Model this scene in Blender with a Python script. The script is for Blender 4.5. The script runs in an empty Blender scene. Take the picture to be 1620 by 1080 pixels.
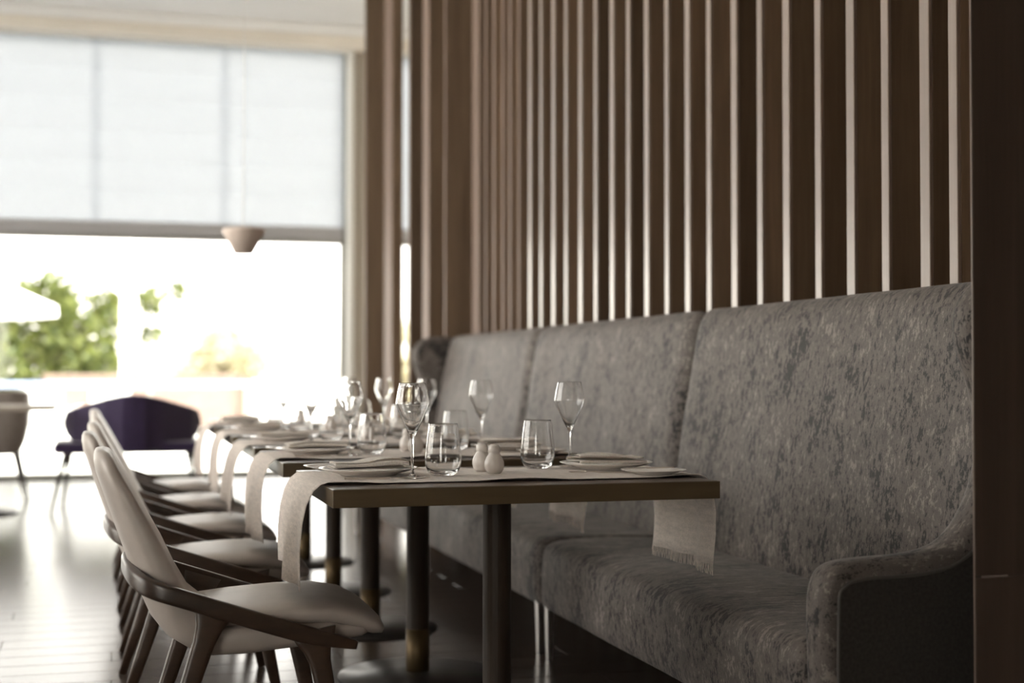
import bpy, bmesh, math, random
from mathutils import Vector, Matrix, noise
random.seed(7)
PI = math.pi
S = bpy.context.scene
C = S.collection

# ------------------------------------------------------------------ camera, sky, sun, exposure
cam = bpy.data.cameras.new('camera'); co = bpy.data.objects.new('camera', cam); C.objects.link(co)
FPX = 2230.0
cam.sensor_width = 36.0; cam.lens = 36.0 * FPX / 1620.0
cam.clip_start = 0.05; cam.clip_end = 300
co.location = (0, 0, 1.026)
co.rotation_euler = (PI / 2 + math.atan(50 / FPX), 0, -math.atan(630 / FPX))
cam.dof.use_dof = True; cam.dof.focus_distance = 3.62; cam.dof.aperture_fstop = 1.8
S.camera = co
S.view_settings.view_transform = 'Standard'; S.view_settings.look = 'None'
S.view_settings.exposure = 2.5; S.view_settings.gamma = 1.0
S.view_settings.use_curve_mapping = False
S.cycles.use_denoising = True
S.cycles.max_bounces = 12; S.cycles.transparent_max_bounces = 24; S.cycles.transmission_bounces = 10
S.cycles.diffuse_bounces = 5; S.cycles.glossy_bounces = 6
S.cycles.sample_clamp_indirect = 6.0

w = bpy.data.worlds.new('sky'); S.world = w; w.use_nodes = True
wn = w.node_tree.nodes; wl = w.node_tree.links
bg = wn['Background']
sky = wn.new('ShaderNodeTexSky'); sky.sky_type = 'NISHITA'; sky.sun_disc = False
sky.sun_elevation = math.radians(52); sky.sun_rotation = math.radians(200); sky.dust_density = 1.2; sky.ozone_density = 0.6
hs = wn.new('ShaderNodeHueSaturation'); hs.inputs['Saturation'].default_value = 0.1
tint = wn.new('ShaderNodeMix'); tint.data_type = 'RGBA'; tint.blend_type = 'MULTIPLY'; tint.inputs[0].default_value = 1; tint.inputs[7].default_value = (1.0, .885, .82, 1)
wl.new(sky.outputs[0], hs.inputs['Color']); wl.new(hs.outputs[0], tint.inputs[6]); wl.new(tint.outputs[2], bg.inputs['Color'])
bg.inputs['Strength'].default_value = 0.24
sl = bpy.data.lights.new('sun', 'SUN'); sl.energy = 4.2; sl.angle = math.radians(1.5); sl.color = (1, .96, .9)
so = bpy.data.objects.new('sun', sl); C.objects.link(so); so.rotation_euler = Vector((-.75, .22, -1)).to_track_quat('-Z', 'Y').to_euler()

# ------------------------------------------------------------------ materials
def M(name):
    m = bpy.data.materials.new(name); m.use_nodes = True
    nt = m.node_tree
    return m, nt, nt.nodes, nt.links, nt.nodes['Principled BSDF']
def ramp(N, stops):
    r = N.new('ShaderNodeValToRGB'); e = r.color_ramp.elements
    while len(e) < len(stops): e.new(0.5)
    for el, (p, c) in zip(e, stops):
        el.position = p; el.color = (*c, 1) if len(c) == 3 else c
    return r
def coords(N, L, scale, rot=(0, 0, 0), rnd=True):
    tc = N.new('ShaderNodeTexCoord'); mp = N.new('ShaderNodeMapping')
    mp.inputs['Scale'].default_value = scale; mp.inputs['Rotation'].default_value = rot
    L.new(tc.outputs['Object'], mp.inputs['Vector'])
    if rnd:
        oi = N.new('ShaderNodeObjectInfo'); mu = N.new('ShaderNodeMath'); mu.operation = 'MULTIPLY'; mu.inputs[1].default_value = 37
        L.new(oi.outputs['Random'], mu.inputs[0]); L.new(mu.outputs[0], mp.inputs['Location'])
    return mp
def bump(N, L, src, p, strength=.2, dist=.002):
    b = N.new('ShaderNodeBump'); b.inputs['Strength'].default_value = strength; b.inputs['Distance'].default_value = dist
    L.new(src, b.inputs['Height']); L.new(b.outputs[0], p.inputs['Normal'])
def wood(name, dark, light, scale=(14, 14, .7), rough=.4, spec=.5, coat=0, var=.35, coatr=.15):
    m, nt, N, L, p = M(name)
    mp = coords(N, L, scale)
    n1 = N.new('ShaderNodeTexNoise'); n1.inputs['Scale'].default_value = 1.6; n1.inputs['Detail'].default_value = 3; n1.inputs['Distortion'].default_value = 1.2
    wv = N.new('ShaderNodeTexNoise'); wv.inputs['Scale'].default_value = 9; wv.inputs['Detail'].default_value = 5; wv.inputs['Roughness'].default_value = .7
    L.new(mp.outputs[0], n1.inputs['Vector']); L.new(mp.outputs[0], wv.inputs['Vector'])
    mx = N.new('ShaderNodeMix'); mx.data_type = 'FLOAT'; mx.inputs[0].default_value = .45
    L.new(n1.outputs['Fac'], mx.inputs[2]); L.new(wv.outputs['Fac'], mx.inputs[3])
    r = ramp(N, [(.3, dark), (.72, light)]); L.new(mx.outputs[0], r.inputs[0])
    oi = N.new('ShaderNodeObjectInfo'); hv = N.new('ShaderNodeHueSaturation')
    mr = N.new('ShaderNodeMapRange'); mr.inputs[3].default_value = 1 - var; mr.inputs[4].default_value = 1 + var
    L.new(oi.outputs['Random'], mr.inputs[0]); L.new(mr.outputs[0], hv.inputs['Value']); L.new(r.outputs[0], hv.inputs['Color'])
    L.new(hv.outputs[0], p.inputs['Base Color'])
    p.inputs['Roughness'].default_value = rough; p.inputs['Specular IOR Level'].default_value = spec
    p.inputs['Coat Weight'].default_value = coat; p.inputs['Coat Roughness'].default_value = coatr
    bump(N, L, wv.outputs['Fac'], p, .12, .001)
    return m
def plain(name, col, rough=.5, metal=0, spec=.5, nscale=0, namt=.1, bmp=0, sheen=0):
    m, nt, N, L, p = M(name)
    p.inputs['Roughness'].default_value = rough; p.inputs['Metallic'].default_value = metal; p.inputs['Specular IOR Level'].default_value = spec
    p.inputs['Sheen Weight'].default_value = sheen
    if nscale:
        mp = coords(N, L, (1, 1, 1)); n = N.new('ShaderNodeTexNoise'); n.inputs['Scale'].default_value = nscale; n.inputs['Detail'].default_value = 4
        L.new(mp.outputs[0], n.inputs['Vector'])
        r = ramp(N, [(.3, tuple(c * (1 - namt) for c in col)), (.7, tuple(min(1, c * (1 + namt)) for c in col))]); L.new(n.outputs['Fac'], r.inputs[0])
        L.new(r.outputs[0], p.inputs['Base Color'])
        if bmp: bump(N, L, n.outputs['Fac'], p, bmp, .002)
    else: p.inputs['Base Color'].default_value = (*col, 1)
    return m
def linen(name, col, weave=900, trans=0.25):
    m, nt, N, L, p = M(name)
    tc = N.new('ShaderNodeTexCoord')
    a = N.new('ShaderNodeMapping'); a.inputs['Scale'].default_value = (.06, 1, 1); b = N.new('ShaderNodeMapping'); b.inputs['Scale'].default_value = (1, .06, .5)
    na = N.new('ShaderNodeTexNoise'); nb = N.new('ShaderNodeTexNoise')
    for n, q in ((na, a), (nb, b)):
        L.new(tc.outputs['Object'], q.inputs['Vector']); L.new(q.outputs[0], n.inputs['Vector']); n.inputs['Scale'].default_value = weave * .3; n.inputs['Detail'].default_value = 3
    ad = N.new('ShaderNodeMath'); ad.operation = 'ADD'; L.new(na.outputs['Fac'], ad.inputs[0]); L.new(nb.outputs['Fac'], ad.inputs[1])
    r = ramp(N, [(.35, tuple(c * .8 for c in col)), (.65, tuple(min(1, c * 1.12) for c in col))])
    hf = N.new('ShaderNodeMath'); hf.operation = 'MULTIPLY'; hf.inputs[1].default_value = .5; L.new(ad.outputs[0], hf.inputs[0]); L.new(hf.outputs[0], r.inputs[0])
    L.new(r.outputs[0], p.inputs['Base Color']); p.inputs['Roughness'].default_value = .85; p.inputs['Sheen Weight'].default_value = .2
    bump(N, L, ad.outputs[0], p, .25, .0008)
    if trans:
        tr = N.new('ShaderNodeBsdfTranslucent'); L.new(r.outputs[0], tr.inputs['Color'])
        ms = N.new('ShaderNodeMixShader'); ms.inputs[0].default_value = trans
        L.new(p.outputs[0], ms.inputs[1]); L.new(tr.outputs[0], ms.inputs[2]); L.new(ms.outputs[0], N['Material Output'].inputs['Surface'])
    return m
def jacquard(name):
    # brushed velvet with broken vertical threads: mottled taupe ground, dark slate dashes, pale flecks
    m, nt, N, L, p = M(name)
    tc = N.new('ShaderNodeTexCoord')
    def nz(scale, sc, detail=4, rough=.6, dist=0):
        mp = N.new('ShaderNodeMapping'); mp.inputs['Scale'].default_value = sc
        n = N.new('ShaderNodeTexNoise'); n.inputs['Scale'].default_value = scale; n.inputs['Detail'].default_value = detail
        n.inputs['Roughness'].default_value = rough; n.inputs['Distortion'].default_value = dist
        L.new(tc.outputs['Object'], mp.inputs['Vector']); L.new(mp.outputs[0], n.inputs['Vector']); return n
    big = nz(9, (.6, 1, .7), 4)
    dash = nz(58, (.35, 1.0, .55), 7, .8, .0)
    fine = nz(300, (.5, 1, .3), 3, .7)
    r0 = ramp(N, [(.3, (.076, .065, .059)), (.7, (.168, .142, .127))]); L.new(big.outputs['Fac'], r0.inputs[0])
    ds = N.new('ShaderNodeMath'); ds.operation = 'MULTIPLY_ADD'; ds.inputs[1].default_value = .32; L.new(fine.outputs['Fac'], ds.inputs[0]); L.new(dash.outputs['Fac'], ds.inputs[2])
    b2 = N.new('ShaderNodeMath'); b2.operation = 'MULTIPLY_ADD'; b2.inputs[1].default_value = .62; L.new(big.outputs['Fac'], b2.inputs[0]); L.new(ds.outputs[0], b2.inputs[2])
    b3 = N.new('ShaderNodeMath'); b3.operation = 'MULTIPLY'; b3.inputs[1].default_value = .5; L.new(b2.outputs[0], b3.inputs[0]); b2 = b3
    md = ramp(N, [(.502, (0, 0, 0)), (.52, (1, 1, 1))]); L.new(b2.outputs[0], md.inputs[0])
    ml = ramp(N, [(.415, (1, 1, 1)), (.44, (0, 0, 0))]); L.new(b2.outputs[0], ml.inputs[0])
    x1 = N.new('ShaderNodeMix'); x1.data_type = 'RGBA'; x1.inputs[7].default_value = (.014, .013, .0135, 1)
    sc1 = N.new('ShaderNodeMath'); sc1.operation = 'MULTIPLY'; sc1.inputs[1].default_value = .92; L.new(md.outputs[0], sc1.inputs[0])
    L.new(sc1.outputs[0], x1.inputs[0]); L.new(r0.outputs[0], x1.inputs[6])
    x2 = N.new('ShaderNodeMix'); x2.data_type = 'RGBA'; x2.inputs[7].default_value = (.36, .315, .28, 1)
    sc = N.new('ShaderNodeMath'); sc.operation = 'MULTIPLY'; sc.inputs[1].default_value = .5; L.new(ml.outputs[0], sc.inputs[0])
    L.new(sc.outputs[0], x2.inputs[0]); L.new(x1.outputs[2], x2.inputs[6])
    L.new(x2.outputs[2], p.inputs['Base Color'])
    p.inputs['Roughness'].default_value = .62; p.inputs['Sheen Weight'].default_value = .12; p.inputs['Sheen Roughness'].default_value = .4
    p.inputs['Specular IOR Level'].default_value = .3
    bump(N, L, b2.outputs[0], p, .3, .004)
    return m
def glass(name, col=(1, 1, 1), ior=1.47):
    m, nt, N, L, p = M(name)
    g = N.new('ShaderNodeBsdfGlass'); g.inputs['Color'].default_value = (*col, 1); g.inputs['IOR'].default_value = ior; g.inputs['Roughness'].default_value = 0
    L.new(g.outputs[0], N['Material Output'].inputs['Surface']); return m
def pane_mat(name):
    m, nt, N, L, p = M(name)
    t = N.new('ShaderNodeBsdfTransparent'); t.inputs['Color'].default_value = (.93, .96, .95, 1)
    g = N.new('ShaderNodeBsdfGlossy'); g.inputs['Roughness'].default_value = .01
    f = N.new('ShaderNodeFresnel'); f.inputs['IOR'].default_value = 1.45
    ms = N.new('ShaderNodeMixShader'); L.new(f.outputs[0], ms.inputs[0]); L.new(t.outputs[0], ms.inputs[1]); L.new(g.outputs[0], ms.inputs[2])
    L.new(ms.outputs[0], N['Material Output'].inputs['Surface']); return m
def blind_mat(name, col, tr=.6, open_=.05):
    m, nt, N, L, p = M(name)
    tc = N.new('ShaderNodeTexCoord'); n = N.new('ShaderNodeTexNoise'); n.inputs['Scale'].default_value = 60; n.inputs['Detail'].default_value = 4
    L.new(tc.outputs['Object'], n.inputs['Vector'])
    r = ramp(N, [(.3, tuple(c * .9 for c in col)), (.7, col)]); L.new(n.outputs['Fac'], r.inputs[0])
    d = N.new('ShaderNodeBsdfDiffuse'); t = N.new('ShaderNodeBsdfTranslucent'); o = N.new('ShaderNodeBsdfTransparent')
    L.new(r.outputs[0], d.inputs['Color']); L.new(r.outputs[0], t.inputs['Color'])
    a = N.new('ShaderNodeMixShader'); a.inputs[0].default_value = tr; L.new(d.outputs[0], a.inputs[1]); L.new(t.outputs[0], a.inputs[2])
    b = N.new('ShaderNodeMixShader'); b.inputs[0].default_value = open_; L.new(a.outputs[0], b.inputs[1]); L.new(o.outputs[0], b.inputs[2])
    L.new(b.outputs[0], N['Material Output'].inputs['Surface']); return m
def leafmat(name, a, b):
    m, nt, N, L, p = M(name)
    g = N.new('ShaderNodeNewGeometry')
    r = ramp(N, [(0, a), (1, b)]); L.new(g.outputs['Random Per Island'], r.inputs[0])
    L.new(r.outputs[0], p.inputs['Base Color']); p.inputs['Roughness'].default_value = .6
    tr = N.new('ShaderNodeBsdfTranslucent'); L.new(r.outputs[0], tr.inputs['Color'])
    ms = N.new('ShaderNodeMixShader'); ms.inputs[0].default_value = .4
    L.new(p.outputs[0], ms.inputs[1]); L.new(tr.outputs[0], ms.inputs[2]); L.new(ms.outputs[0], N['Material Output'].inputs['Surface']); return m

m_slat = wood('walnut_slat', (.105, .068, .043), (.21, .142, .092), (7, 7, .35), .42, .4, 0, .45)
m_strip = wood('lacquered_slat_edge', (.17, .118, .094), (.28, .20, .16), (30, 30, .5), .36, .8, .8, .12, .3)
m_strip_dim = wood('dimmed_slat_edge', (.13, .088, .068), (.19, .13, .10), (30, 30, .5), .6, .3, 0, .1)  # darker, duller edge copy; weaker reflections at the far end put into the colour
m_pier = wood('dark_walnut_panel', (.062, .043, .035), (.10, .072, .058), (8, 8, .3), .5, .35, 0, .1)
m_floor = wood('smoked_oak_floor', (.045, .033, .027), (.092, .070, .058), (.6, 9, 9), .22, .3, 0, .18)
m_tabletop = wood('table_wood', (.030, .019, .012), (.062, .040, .026), (.8, 12, 12), .32, .5, .1, .1)
m_edge = wood('table_edge_bronze', (.085, .058, .030), (.13, .09, .048), (.8, 12, 12), .35, .6, .2, .05)
m_post = wood('table_post_wood', (.024, .016, .011), (.050, .033, .022), (12, 12, .8), .5, .3, 0, .1)
m_brass = plain('aged_brass', (.10, .068, .032), .45, .7)
m_base = plain('table_base_metal', (.045, .04, .037), .4, .6)
m_frame = wood('chair_walnut', (.030, .018, .012), (.075, .044, .028), (3, 12, 9), .36, .5, .15, .15)
m_leather = plain('taupe_leather', (.46, .405, .365), .40, 0, .5, 18, .06, .05)
m_sofa = jacquard('velvet_jacquard')
m_sofaout = plain('plain_charcoal_cloth', (.045, .040, .036), .8, 0, .2, 120, .25, .1, .1)
m_piping = plain('piping_cord', (.075, .068, .062), .7)
m_steel = plain('brushed_steel', (.55, .52, .50), .28, 1)
m_silver = plain('cutlery_steel', (.68, .63, .56), .16, 1)
m_china = plain('white_china', (.84, .81, .78), .2, 0, .5)
m_shaker = plain('grey_porcelain', (.66, .61, .57), .22, 0, .5)
m_runner = linen('runner_linen', (.80, .715, .65), 700, .15)
m_napkin = linen('napkin_linen', (.93, .85, .79), 900, .3)
m_glass = glass('clear_glass')
m_pane = pane_mat('window_pane')
m_blind = blind_mat('blind_fabric', (.53, .57, .63), .40, .02)
m_seam = blind_mat('blind_seam', (.80, .82, .86), .8, .75)
m_hem = blind_mat('blind_hem', (.50, .49, .50), .16, .0)
m_wall = plain('cream_plaster', (.70, .65, .58), .8, 0, .2, 3, .03)
m_beam = plain('cream_soffit', (.84, .78, .70), .8, 0, .2, 3, .03)
m_ceil = plain('ceiling_white', (.90, .89, .88), .85, 0, .2, 2, .02)
m_mull = plain('window_frame_metal', (.30, .30, .26), .45, .2)
m_white = plain('white_painted_wood', (.80, .79, .76), .6)
m_tan = plain('tan_jamb', (.42, .37, .31), .7)
m_purple = plain('aubergine_velvet', (.026, .012, .055), .7, 0, .3, 40, .2, .1, .5)
m_dark = plain('dark_leg_wood', (.025, .017, .013), .45)
m_pend = plain('pendant_shade', (.62, .52, .46), .6)
m_tub = plain('taupe_tub_fabric', (.30, .26, .235), .7, 0, .3, 40, .1)
m_paving = plain('terrace_paving', (.84, .82, .78), .7, 0, .3, 2, .06)
m_terra = plain('terracotta_render', (.20, .145, .122), .8, 0, .2, 3, .08)
m_blue = plain('pale_blue_rail', (.22, .27, .42), .5)
m_canvas = plain('white_canvas', (.85, .85, .83), .8)
m_leaf = leafmat('tree_leaves', (.035, .055, .010), (.17, .19, .045))
m_leaf2 = leafmat('autumn_leaves', (.34, .30, .17), (.50, .46, .34))
m_bark = plain('bark', (.14, .11, .09), .9, 0, .2, 20, .3, .3)
m_lawn = plain('dry_lawn', (.40, .42, .22), .9, 0, .2, 2, .2)

# ------------------------------------------------------------------ mesh helpers
def obj(name, bm, mat, parent=None, loc=(0, 0, 0), smooth=False, kind=None, recalc=True):
    me = bpy.data.meshes.new(name)
    if recalc: bmesh.ops.recalc_face_normals(bm, faces=bm.faces)
    bm.to_mesh(me); bm.free()
    me.materials.append(mat)
    if smooth: me.polygons.foreach_set('use_smooth', [True] * len(me.polygons))
    o = bpy.data.objects.new(name, me); C.objects.link(o); o.location = loc
    if parent: o.parent = parent
    if kind: o['kind'] = kind
    return o
def thing(name, label, cat, loc=(0, 0, 0), rotz=0, group=None):
    o = bpy.data.objects.new(name, None); C.objects.link(o); o.empty_display_size = .1
    o.location = loc; o.rotation_euler = (0, 0, rotz); o['label'] = label; o['category'] = cat
    if group: o['group'] = group
    return o
def tag(o, label, cat, group=None):
    o['label'] = label; o['category'] = cat
    if group: o['group'] = group
    return o
def dup(root, loc, rotz=None, label=None, group=None):
    r = root.copy(); C.objects.link(r); r.location = loc
    if rotz is not None: r.rotation_euler = (0, 0, rotz)
    if label: r['label'] = label
    if group: r['group'] = group
    for ch in list(root.children):
        c = ch.copy(); C.objects.link(c); c.parent = r
        for g in list(ch.children):
            d = g.copy(); C.objects.link(d); d.parent = c
    return r
def bx(bm, x0, x1, y0, y1, z0, z1, bev=0, seg=2):
    vs = [bm.verts.new((x, y, z)) for x in (x0, x1) for y in (y0, y1) for z in (z0, z1)]
    fs = [(0, 1, 3, 2), (4, 6, 7, 5), (0, 4, 5, 1), (2, 3, 7, 6), (0, 2, 6, 4), (1, 5, 7, 3)]
    F = [bm.faces.new([vs[i] for i in f]) for f in fs]
    if bev:
        ed = list({e for f in F for e in f.edges})
        bmesh.ops.bevel(bm, geom=ed, offset=bev, segments=seg, affect='EDGES', profile=.5)
def box(*a, bev=0, seg=2):
    bm = bmesh.new(); bx(bm, *a, bev=bev, seg=seg); return bm
def rings(bm, rs, cap=True, closed=False):
    R = [[bm.verts.new(p) for p in r] for r in rs]; n = len(R[0])
    pairs = list(zip(R, R[1:])) + ([(R[-1], R[0])] if closed else [])
    for a, b in pairs:
        for i in range(n):
            j = (i + 1) % n
            bm.faces.new((a[i], a[j], b[j], b[i]))
    if cap and not closed:
        bm.faces.new(R[0][::-1]); bm.faces.new(R[-1])
def lathe(prof, seg=32, bm=None, c=(0, 0, 0), flat=1):
    prof = [(r, z * flat) for r, z in prof]
    bm = bm or bmesh.new(); L = []
    for r, z in prof:
        if r < 1e-6: L.append([bm.verts.new((c[0], c[1], c[2] + z))])
        else: L.append([bm.verts.new((c[0] + r * math.cos(2 * PI * i / seg), c[1] + r * math.sin(2 * PI * i / seg), c[2] + z)) for i in range(seg)])
    for a, b in zip(L, L[1:]):
        for i in range(seg):
            j = (i + 1) % seg
            if len(a) == 1 and len(b) == 1: continue
            if len(a) == 1: bm.faces.new((a[0], b[j], b[i]))
            elif len(b) == 1: bm.faces.new((a[i], a[j], b[0]))
            else: bm.faces.new((a[i], a[j], b[j], b[i]))
    return bm
def catmull(P, n=6, closed=False):
    out = []; m = len(P); P = [Vector(p) for p in P]
    for i in range(m if closed else m - 1):
        if closed: a, b, c, d = P[(i - 1) % m], P[i], P[(i + 1) % m], P[(i + 2) % m]
        else: a, b, c, d = P[max(i - 1, 0)], P[i], P[i + 1], P[min(i + 2, m - 1)]
        for k in range(n):
            t = k / n
            out.append(.5 * ((2 * b) + (c - a) * t + (2 * a - 5 * b + 4 * c - d) * t * t + (3 * b - a - 3 * c + d) * t ** 3))
    if not closed: out.append(P[-1])
    return out
def tube(bm, pts, rad, seg=8, up=(0, 0, 1), flat=None):
    """sweep; rad = number, list, or list of (half side, half up) for a rounded rectangle"""
    pts = [Vector(p) for p in pts]; rs = []; upv = Vector(up)
    for i, p in enumerate(pts):
        t = (pts[min(i + 1, len(pts) - 1)] - pts[max(i - 1, 0)]).normalized()
        s = t.cross(upv)
        if s.length < 1e-4: s = t.cross(Vector((0, 1, 0)))
        s.normalize(); u = s.cross(t).normalized()
        r = rad[i] if isinstance(rad, list) else rad
        a, b = r if isinstance(r, tuple) else (r, r)
        ring = []
        for k in range(seg):
            an = 2 * PI * (k + .5) / seg; ca, sa = math.cos(an), math.sin(an)
            if isinstance(r, tuple):
                e = .42; ca = math.copysign(abs(ca) ** e, ca); sa = math.copysign(abs(sa) ** e, sa)
            ring.append(p + s * a * ca + u * b * sa)
        rs.append(ring)
    rings(bm, rs)
def offs(P, d):
    """offset a closed 2-D loop (counter clockwise) inward by d"""
    n = len(P); out = []
    for i in range(n):
        t = (P[(i + 1) % n] - P[(i - 1) % n])
        nn = Vector((-t[1], t[0])).normalized()
        out.append(P[i] + nn * d)
    return out
def loftY(bm, loop, y0, y1, r, bulge=None, seg=6, mid=8):
    """loft a closed XZ loop along Y with rounded ends of radius r"""
    if sum(a[0] * b[1] - b[0] * a[1] for a, b in zip(loop, loop[1:] + loop[:1])) < 0: loop = loop[::-1]
    st = []
    for k in range(seg + 1):
        a = PI / 2 * k / seg; st.append((y0 + r * (1 - math.sin(a)), r * (1 - math.cos(a))))
    st = st[::-1]
    # st: from the cap (full inset) to the full section
    st = [(y0 + r * (1 - math.cos(PI / 2 * k / seg)), r * (1 - math.sin(PI / 2 * k / seg))) for k in range(seg + 1)]
    en = [(y1 - (y - y0), d) for y, d in st][::-1]
    mids = [(y0 + r + (y1 - y0 - 2 * r) * k / mid, 0) for k in range(1, mid)]
    rs = []
    for y, d in st + mids + en:
        lp = offs(loop, d)
        ring = []
        for q in lp:
            x, z = q[0], q[1]
            if bulge: x, z = bulge(x, y, z)
            ring.append((x, y, z))
        rs.append(ring)
    rings(bm, rs)

# ------------------------------------------------------------------ the setting
def struct(name, bm, m, parent=None, smooth=False):
    o = obj(name, bm, m, parent, smooth=smooth)
    if not parent: o['kind'] = 'structure'
    return o
YW = 14.3                                       # window wall
XL, XR, YB, ZC = -4.4, 3.3, -3.5, 4.5
fl = struct('floor', box(XL, XR, YB, YW + .2, -.1, -.014), plain('sub_floor', (.03, .024, .02), .6))
PW = .165
rows = int((YW - YB) / PW) + 1
pm = {}
field = bmesh.new()
def plank_mesh(Ln):
    k = round(Ln, 2)
    if k not in pm:
        bm = box(0, Ln - .003, .0015, PW - .0015, -.013, 0, bev=.0012, seg=1)
        bmesh.ops.recalc_face_normals(bm, faces=bm.faces)
        me = bpy.data.meshes.new('plank'); bm.to_mesh(me); bm.free(); me.materials.append(m_floor); pm[k] = me
    return pm[k]
for r in range(rows):
    y = YB + r * PW
    if y + PW > YW + .12: break
    x = XL - random.choice((0, .4, .8, 1.2)); 
    while x < XR:
        Ln = random.choice((1.6, 2.0, 2.4)); a, b = max(x, XL), min(x + Ln, XR)
        if b - a > .05:
            if 3.2 < y < 8.6 and b > -2.6 and a < 2.4:
                o = bpy.data.objects.new('plank', plank_mesh(b - a)); C.objects.link(o); o.parent = fl; o.location = (a, y, 0)
            else:
                bx(field, a, b - .003, y + .0015, y + PW - .0015, -.013, 0)
        x += Ln
obj('plank_field', field, m_floor, fl, kind='stuff')

struct('ceiling', box(XL, XR, YB, YW + .4, ZC, ZC + .15), m_ceil)
wb_ = bmesh.new()
bx(wb_, XL, -4.2, YB - .15, YB, 0, ZC); bx(wb_, -2.2, XR, YB - .15, YB, 0, ZC); bx(wb_, -4.2, -2.2, YB - .15, YB, 2.6, ZC)
struct('wall_back', wb_, m_wall)
w4 = struct('window_fill_back', box(-4.2, -2.2, YB - .10, YB - .04, 0, .08), m_mull)  # unseen window, added to fill in daylight from behind the camera
for i in range(2):
    x0 = -4.2 + i * 1.0
    obj('frame', box(x0, x0 + .06, YB - .10, YB - .04, .08, 2.6), m_mull, w4)
    obj('pane', box(x0 + .06, x0 + 1.0, YB - .075, YB - .065, .08, 2.6), m_pane, w4)
# left wall with an unseen glazed opening, added to bring in side daylight
wl_ = bmesh.new()
bx(wl_, XL - .15, XL, YB, 3.2, 0, ZC); bx(wl_, XL - .15, XL, 13.4, YW + .2, 0, ZC); bx(wl_, XL - .15, XL, 3.2, 13.4, 4.3, ZC)
struct('wall_left', wl_, m_wall)
w3 = struct('window_fill_left', box(XL - .10, XL - .04, 3.2, 13.4, 0, .08), m_mull)
for i in range(4):
    y0 = 3.2 + i * 2.55
    obj('frame', box(XL - .10, XL - .04, y0, y0 + .06, .08, 4.3), m_mull, w3)
    obj('pane', box(XL - .075, XL - .065, y0 + .06, y0 + 2.55, .08, 4.3), m_pane, w3)
# right side: backing of the slatted wall, then the alcove beyond the sofa
wr = struct('wall_right', box(2.47, 2.6, YB, 10.06, 0, ZC), m_slat)
struct('wall_alcove', box(XR, XR + .15, 9.9, YW + .2, 0, ZC), m_wall)
wa = struct('wall_alcove_back', box(2.6, XR, 9.9, 10.06, 0, ZC), m_wall)
# window wall: soffit beam, jambs, window bays
beam = struct('trim_1', box(XL, XR, YW - .30, YW + .25, 4.29, ZC), m_beam)
obj('moulding', box(XL, XR, YW - .36, YW - .30, ZC - .10, ZC, bev=.02), m_ceil, beam)
jm = struct('wall_far', box(2.335, 2.60, YW - .12, YW + .2, 0, 4.29), m_tan)
obj('jamb', box(2.275, 2.335, YW - .16, YW + .2, 0, 4.29, bev=.004), m_white, jm)
def window(name, x0, x1, n):
    wdw = struct(name, box(x0, x1, YW + .02, YW + .10, 0, .05, bev=.004), m_mull)      # bottom rail
    for a, b in ((x0, x0 + .05), (x1 - .05, x1)):
        obj('frame', box(a, b, YW + .02, YW + .10, .05, 4.29, bev=.004), m_mull, wdw)
    obj('frame', box(x0, x1, YW + .02, YW + .10, 4.24, 4.29), m_mull, wdw)
    d = (x1 - x0 - .1) / n
    for i in range(n):
        obj('pane', box(x0 + .05 + i * d + .002, x0 + .05 + (i + 1) * d - .002, YW + .055, YW + .065, .05, 4.24), m_pane, wdw)
    return wdw
window('window_1', XL, 2.275, 3)
window('window_2', 2.60, XR, 1)
def blind(x0, x1, seams, label):
    t = thing('roman_blind', label, 'blind', ((x0 + x1) / 2, YW - .06, 2.33)); cx = (x0 + x1) / 2
    top, bot = 4.285, 2.50; n = 6; h = (top - bot) / n
    for i in range(n):
        z0 = bot + i * h - 2.33; bm = bmesh.new(); rs = []
        segs = 5
        nx = max(4, int((x1 - x0) / .25))
        grid = [[bm.verts.new((x0 - cx + (x1 - x0) * a / nx, -.018 * math.sin(PI * k / segs) * (1 if i else .6) - .004 * (1 - k / segs), z0 + h * k / segs)) for a in range(nx + 1)] for k in range(segs + 1)]
        for k in range(segs):
            for a in range(nx): bm.faces.new((grid[k][a], grid[k][a + 1], grid[k + 1][a + 1], grid[k + 1][a]))
        obj('fabric_panel', bm, m_blind, t, smooth=True, recalc=False)
        obj('batten', box(x0 - cx, x1 - cx, .004, .012, z0 - .006, z0 + .006), m_seam, t)
    for sx in seams: obj('fabric_seam', box(sx - cx - .05, sx - cx + .05, .012, .014, bot - 2.33, top - 2.33), m_seam, t)
    bm = bmesh.new(); bx(bm, x0 - cx, x1 - cx, -.03, .025, .035, .175, bev=.02)
    obj('folded_hem', bm, m_hem, t)
    obj('bottom_bar', box(x0 - cx, x1 - cx, -.028, .022, .0, .033, bev=.008), m_mull, t)
    return t
blind(-1.95, 2.235, (-.18, 1.05), 'wide pale roman blind with dark folded hem over the main far window')
blind(XL + .05, -1.98, (-3.2,), 'pale roman blind left of the main one, outside the frame')
blind(2.66, XR - .02, (), 'sliver of pale roman blind seen through the gap in the wood screen')

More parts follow.
